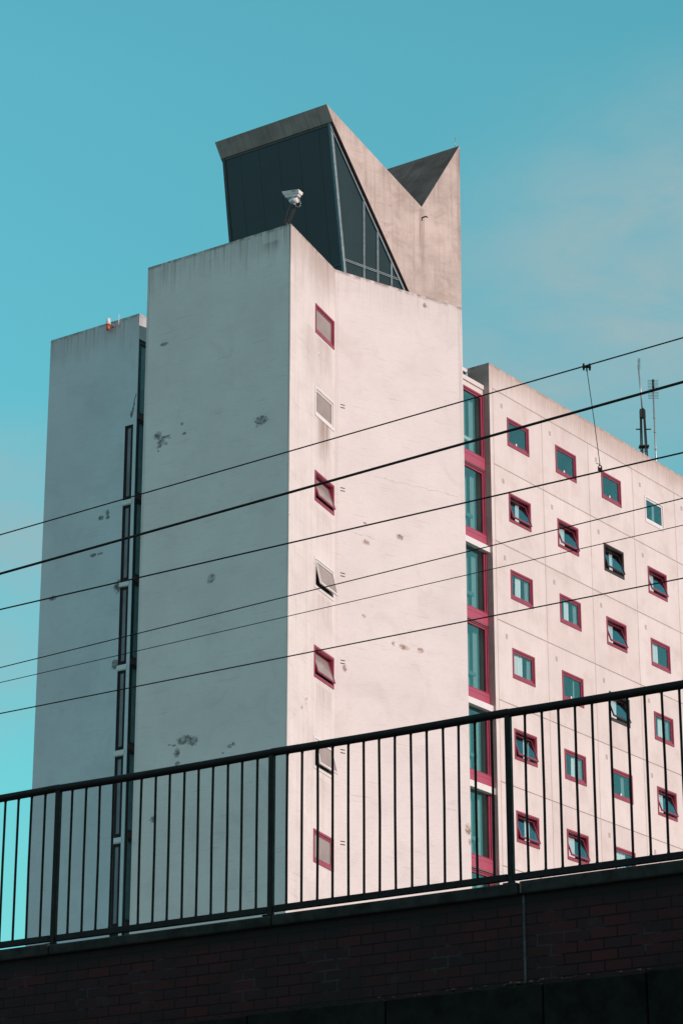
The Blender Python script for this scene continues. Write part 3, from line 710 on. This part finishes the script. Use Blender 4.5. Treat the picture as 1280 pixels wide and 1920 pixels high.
# ------------------------------------------------------------------ security camera on the tower corner
cb = K1+dr(AZT+180)*.14+dr(AZ1)*.25; cb.z = ZT
cc = empty('security_camera', cb, 'white security camera on a dark bracket at the tower corner', 'security camera')
b = MB(); b.tube([(-.10, 0, -.02), (-.10, 0, .16)], .045, 10); b.box(-.17, .0, -.07, .07, -.0, .02); b.build('base', plain('rusty steel', (.16,.07,.05), .7), cc)
b = MB()
b.prism([(-.17, -.04, .02), (-.07, -.04, .02), (.17, -.04, .66), (.08, -.04, .66)], (0, .09, 0)); b.tube([(.13, 0, .64), (.13, 0, .78)], .045, 10); b.tube([(.13, 0, .70), (.13, 0, .73)], .065, 10)
b.build('bracket', m_darkmetal, cc)
hd = MB(); hd.tube([(.13, 0, .76), (.13, 0, .86)], .035, 10); hd.tube([(.02, .05, .93), (.22, -.05, .93)], .085, 14); hd.tube([(.09, 0, .98), (.09, 0, 1.06)], .055, 10); hd.tube([(-.03, .07, .95), (.03, .045, .95)], .055, 10)
hd.build('pan_head', m_white, cc)
TA = R(7)
def hx(x, y, z): # housing axis runs along the shaded wall direction, its far end raised a little
    ax = dr(-60)*math.cos(TA)+Vector((0, 0, math.sin(TA))); sd = dr(30); return ax*x+sd*y+Vector((.10, 0, z))
def hbox(b, x0, x1, w0, w1, z0, z1, tap=0., cut=0.):
    P = [hx(x0+cut*.3, -w0, z0), hx(x1-cut, -w0, z0+tap), hx(x1-cut, w0, z0+tap), hx(x0+cut*.3, w0, z0), hx(x0, -w1, z1), hx(x1, -w1, z1), hx(x1, w1, z1), hx(x0, w1, z1)]
    for q in ((0,1,5,4),(1,2,6,5),(2,3,7,6),(3,0,4,7),(4,5,6,7),(3,2,1,0)): b.face([P[i] for i in q][::-1])
b = MB(); hbox(b, -.20, .27, .08, .085, 1.045, 1.12); b.build('housing', m_white, cc, bevel=.01)
b = MB(); hbox(b, -.255, .36, .10, .14, 1.115, 1.235, 0., .05); b.build('sunshield', m_white, cc, bevel=.008)
b = MB(); b.prism([hx(x, -.141, z) for x, z in ((-.18,1.205),(-.02,1.205),(-.02,1.213),(-.18,1.213))], dr(30)*-.002); b.prism([hx(x, -.135, z) for x, z in ((-.12,1.172),(.02,1.172),(.02,1.178),(-.12,1.178))], dr(30)*-.004); b.build('vent_slot', m_slit, cc)
b = MB(); pts = [hx(-.19, 0, 1.06)]
for i in range(9):
    a = R(40-i*32); pts.append(Vector((.23+.085*math.cos(a), -.03, .80+.10*math.sin(a))))
pts.append(Vector((.15, -.02, .73))); b.tube(pts, .009, 6); b.build('cable', m_metal, cc)
b = MB(); b.tube([(.04, -.05, .92), (-.09, -.06, .52), (-.16, -.06, .2), (-.20, -.05, .01)], .008, 6); b.build('cable', m_darkmetal, cc)

# alarm sounder on the rear block
lp = hit((209, 612), B1, AZB+180); 
al = empty('floodlight', lp, 'small white and orange lamp fixed below the rear block roof edge', 'lamp', rotz=R(90-AZB-180))
b = MB(); b.tube([(0, -.16, .02), (0, -.16, .22)], [.085, .065], 14); b.tube([(0, -.16, -.0), (0, -.16, .03)], .10, 14); b.build('cap', m_white, al)
b = MB(); b.tube([(0, -.16, -.20), (0, -.16, -.19), (0, -.16, 0)], [.045, .06, .08], 14); b.build('lens', m_red, al)
b = MB(); b.tube([(0, -.1, -.02), (.09, -.02, -.03), (.12, 0, -.03)], .02, 8); b.box(.03, .2, -.02, 0, -.06, -.02); b.build('bracket', m_metal, al)
b = MB(); b.tube([(.34, -.03, -.12), (.34, -.03, .34)], .012, 6); b.build('conduit', m_white, al)

# ------------------------------------------------------------------ railway wall and railing
AZW = -58.0
W0 = ray(952, 1500); W0 = W0*(17.9/W0.y); W0.z = 0
dW = dr(AZW)
ZCOP = 3.975; ZCB = 3.885; ZLED = 3.262
RW = R(90-AZW-180)            # local x runs along the wall to the right, local y into the embankment, seen from the street
def WP(u, z, y=0.): return Vector((-u, y, z-GZ))
s = NT('sooty brick'); uv = s.n('ShaderNodeUVMap').outputs[0]
br = s.n('ShaderNodeTexBrick'); s.put(br.inputs['Vector'], uv); br.offset = .5
br.inputs['Scale'].default_value = 1; br.inputs['Brick Width'].default_value = .200; br.inputs['Row Height'].default_value = .075
br.inputs['Mortar Size'].default_value = .0055; br.inputs['Mortar Smooth'].default_value = .25; br.inputs['Bias'].default_value = 0
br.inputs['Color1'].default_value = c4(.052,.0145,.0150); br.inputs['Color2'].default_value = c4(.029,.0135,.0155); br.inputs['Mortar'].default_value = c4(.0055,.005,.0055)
pat = s.noise(uv, 1.1, 5, .65)
lime = s.math('MULTIPLY', s.rng(s.noise(s.vmath('ADD', uv, (5, 9, 0)), 2.2, 4, .6), .56, .64), br.outputs['Fac'])
col = s.mix(s.rng(pat, .4, .65), br.outputs['Color'], s.mix(.75, br.outputs['Color'], c4(.0135,.0125,.0135)))
col = s.mix(s.math('MULTIPLY', lime, .6), col, c4(.055,.055,.058))
bn = s.noise(uv, 3.9, 2, .5); col = s.mix(s.math('MULTIPLY', s.rng(bn, .66, .74), .5), col, c4(.028,.03,.032))
sepx = s.n('ShaderNodeSeparateXYZ'); s.put(sepx.inputs[0], uv)
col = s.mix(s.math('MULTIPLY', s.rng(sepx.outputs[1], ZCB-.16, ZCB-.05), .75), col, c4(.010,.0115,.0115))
s.bsdf(col, .8, normal=s.bump(s.math('SUBTRACT', s.noise(uv, 40, 3), s.math('MULTIPLY', br.outputs['Fac'], 2.5)), .5, .006), spec=.15)
m_brick = s.m
m_cope = plain('mossy coping stone', (.030,.032,.030), .9, var=.45, scale=9, bump=.5, spec=.1)
m_led = plain('sooty ledge stone', (.0105,.012,.0105), .9, var=.5, scale=5, bump=.5, spec=.1)
bw = empty('bridge_wall', (W0.x, W0.y, GZ), 'sooty dark red brick railway parapet wall with stone coping', 'wall', rotz=RW)
U0, U1 = -14.0, 22.0
b = MB()
def wbox(b, u0, u1, y0, y1, z0, z1, mi=0):
    P = [WP(u1, z0, y0), WP(u0, z0, y0), WP(u0, z0, y1), WP(u1, z0, y1), WP(u1, z1, y0), WP(u0, z1, y0), WP(u0, z1, y1), WP(u1, z1, y1)]
    for q, cu in (((0,1,5,4),0),((1,2,6,5),1),((2,3,7,6),0),((3,0,4,7),1),((4,5,6,7),2),((3,2,1,0),2)):
        pts = [P[i] for i in q]
        uvs = [(p.x, p.z+GZ) if cu == 0 else (p.y, p.z+GZ) if cu == 1 else (p.x, p.y) for p in pts]
        b.face(pts, uvs, mi)
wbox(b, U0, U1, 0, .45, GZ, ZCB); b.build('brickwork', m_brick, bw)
k = -7
us = [-.085+2.02*i for i in range(-7, 12)]
for i in range(len(us)-1):
    b = MB(); wbox(b, us[i]+.004, us[i+1]-.004, -.045, .49, ZCB+.001, ZCOP-.006*((i*37) % 3))
    b.build('coping_stone', m_cope, bw, bevel=.012)
ls = [-.275, -1.04, -1.9, -2.9, -3.9, -5]; ls = ls[::-1]+[.95, 2.1, 3.2, 4.3, 5.4, 6.6, 7.8, 9, 10.2]
for i in range(len(ls)-1):
    b = MB(); wbox(b, ls[i]+.004, ls[i+1]-.004, -.09, .0, ZLED-.42, ZLED-.004*((i*5) % 3)); b.build('string_course', m_led, bw, bevel=.012)
b = MB(); wbox(b, -.113, -.095, -.006, .0, ZLED, ZCB); wbox(b, -.108, -.1, -.052, -.045, ZCB+.005, ZCOP-.01); b.build('joint_sealant', plain('joint filler', (.045,.054,.054), .8, var=.4, scale=14), bw)
# debris on the ledge
b = MB(); rnd = random.Random(4)
for i in range(70):
    u = rnd.gauss(-.10, .07) if i < 34 else rnd.uniform(-1.2, 1.2); p = WP(u, ZLED+.006+rnd.random()*.012, -.05+rnd.uniform(-.035, .03)); r_ = rnd.uniform(.006, .016)
    b.tube([p-Vector((r_, 0, 0)), p+Vector((r_, rnd.uniform(-.01, .01), rnd.uniform(-.004, .008)))], [r_*.7, r_*.2], 5)
o = b.build('leaf_litter', plain('dead leaves', (.045,.03,.018), .9, var=.5, scale=60), None)
o.location = bw.location; o.rotation_euler = bw.rotation_euler; tag(o, 'dead leaves and grit caught on the ledge of the brick wall', 'leaf litter', kind='stuff')
# bridge deck / embankment behind the wall
b = MB(); wbox(b, U0, U1, .47, 11.5, GZ, 3.80)
o = b.build('railway_embankment', plain('ballast', (.12,.11,.10), .95, var=.4, scale=30, bump=.6)); o.location = bw.location; o.rotation_euler = bw.rotation_euler
tag(o, kind='structure')
# railing
rl = empty('bridge_railing', (W0.x, W0.y, GZ), 'black metal railing with thin vertical bars on top of the brick wall', 'railing', rotz=RW)
PU = [0.014+1.985*i for i in range(-3, 7)]
zt_ = {0: 5.182, 1: 5.183, 2: 5.186}
def ztop(u): 
    return 5.186-.002*max(-2, min(3, u/1.985))
RY = .05
wv = hit((952, 1338), W0, AZW)   # survey check only
def railpos(u, z, y=0.): return WP(u, z, RY+y)
# the railing stands RY behind the wall face; shift its stations to keep each post where it was surveyed
for i, u in enumerate(PU):
    b = MB(); P = railpos(u, 0)
    b.box(P.x-.0215, P.x+.0215, P.y-.02, P.y+.02, ZCOP-.02-GZ, 5.13+.06-GZ); b.box(P.x-.045, P.x+.045, P.y-.05, P.y+.05, ZCOP-.002-GZ, ZCOP+.012-GZ)
    b.build('post', m_black, rl, bevel=.005)
for i in range(len(PU)-1):
    a, c = PU[i], PU[i+1]
    b = MB(); rr = []
    rnd = random.Random(i)
    n = 6
    prof = [(math.cos(2*math.pi*k/12), math.sin(2*math.pi*k/12)) for k in range(12)]
    rings = []
    for j in range(n+1):
        u = a+(c-a)*j/n; sag = -.006*math.sin(math.pi*j/n); P = railpos(u, 5.205+sag+(0.003 if i % 2 else 0))
        rings.append([P+Vector((0, x*.030, z*.031)) for x, z in prof])
    for j in range(n):
        for k in range(12): b.face([rings[j][k], rings[j+1][k], rings[j+1][(k+1) % 12], rings[j][(k+1) % 12]], None, 0, True)
    b.build('top_rail', m_black, rl)
    b = MB(); P0 = railpos(a+.028, 0); P1 = railpos(c-.028, 0); z0 = ZCOP+.028+(.004 if i % 2 else 0)-GZ
    b.box(P1.x, P0.x, P0.y-.016, P0.y+.016, z0, z0+.048); b.build('bottom_rail', m_black, rl, bevel=.004)
for i in range(len(PU)-1):
    a, c = PU[i], PU[i+1]
    if i < 1 or i > 6: continue
    for j in range(1, 15):
        rnd = random.Random(i*50+j); u = a+(c-a)*j/15+rnd.uniform(-.003, .003); P = railpos(u, 0); P.z = 0
        zb_, zt_2 = ZCOP+.07-GZ, 5.18-GZ; lean = rnd.uniform(-.004, .004)
        b = MB(); b.tube([P+Vector((0, 0, zb_-.01)), P+Vector((0, 0, zb_+.004)), P+Vector((0, 0, zb_+.018)), P+Vector((lean, 0, (zb_+zt_2)/2)), P+Vector((0, 0, zt_2-.018)), P+Vector((0, 0, zt_2-.004)), P+Vector((0, 0, zt_2+.01))],
               [.018, .014, .0098, .0098, .0098, .014, .018], 8)
        b.build('baluster', m_black, rl)

# ------------------------------------------------------------------ overhead wires
def wire(name, pxs, back, r, label, cat='overhead wire'):
    O = W0+dr(AZW+90)*back
    A, B = hit(pxs[0], O, AZW), hit(pxs[1], O, AZW); d = B-A
    A2, B2 = A-d*2.2, B+d*1.5; n = 40; pts = []
    for i in range(n+1):
        t = i/n; pts.append(A2.lerp(B2, t)-Vector((0, 0, .0)))
    mid = pts[0].copy(); b = MB(); b.tube([p-mid for p in pts], r, 8)
    o = b.build(name, m_wire, None, loc=mid); tag(o, label, cat, 'railway wires crossing in front of the tower')
    return lambda px: hit(px, O, AZW)
w1 = wire('overhead_wire', ((0,1003),(1280,633)), 5.2, .0072, 'topmost thin carrier wire, the one the hanging dropper is clipped to')
w2 = wire('overhead_wire', ((0,1076),(1280,716)), 3.2, .0128, 'thickest black cable, second from the top across the tower')
w3 = wire('overhead_wire', ((0,1143),(1280,848.5)), 5.2, .0086, 'contact wire, third from the top, holding the lower end of the dropper')
w4 = wire('overhead_wire', ((0,1252),(1280,934)), 8.6, .0066, 'thin wire, fourth from the top across the tower')
w5 = wire('overhead_wire', ((0,1280),(1280,984.5)), 8.6, .0050, 'thinnest wire, fifth from the top across the tower')
w6 = wire('overhead_wire', ((0,1338),(1280,1084)), 6.8, .0072, 'lowest wire of all, just above the railing')
a, c = w1((1099, 688)), w3((1124, 880))
dp = empty('dropper_wire', c, 'thin hanging dropper wire with clips linking the topmost wire to the contact wire', 'dropper wire')
b = MB(); b.tube([a-c+Vector((0, 0, -.02)), (a-c)*.5+Vector((.004, 0, 0)), Vector((0, 0, .06))], .0038, 6); b.build('wire', m_wire, dp)
ax = dW
b = MB()
for s_ in (-.032, .032):
    q = a-c-ax*s_; q = q+Vector((0, 0, s_*.25*-1))
    b.tube([q-Vector((0, 0, .034)), q+Vector((0, 0, .034))], .010, 8)
    b.tube([q-Vector((.012, 0, 0)), q+Vector((.012, 0, 0))], .015, 8)
b.tube([a-c-ax*.03-Vector((0,0,.008)), a-c+ax*.03+Vector((0,0,.008))], .012, 8); b.tube([a-c, a-c-Vector((0, 0, .045))], .008, 6)
b.build('clamp', m_wire, dp)
b = MB(); b.box(-.020, .020, -.012, .012, -.012, .016); b.tube([(-.016, 0, .012), (-.016, 0, .028), (-.008, 0, .038), (.008, 0, .038), (.016, 0, .028), (.016, 0, .012)], .0055, 6); b.tube([(0, 0, .05), (-.022, 0, .058), (-.036, 0, .062)], .0035, 5); b.tube([(0,0,.036),(.0,0,.062)], .005, 6)
b.build('clamp', m_wire, dp)

scene.render.engine = 'CYCLES'
scene.cycles.caustics_reflective = False; scene.cycles.caustics_refractive = False
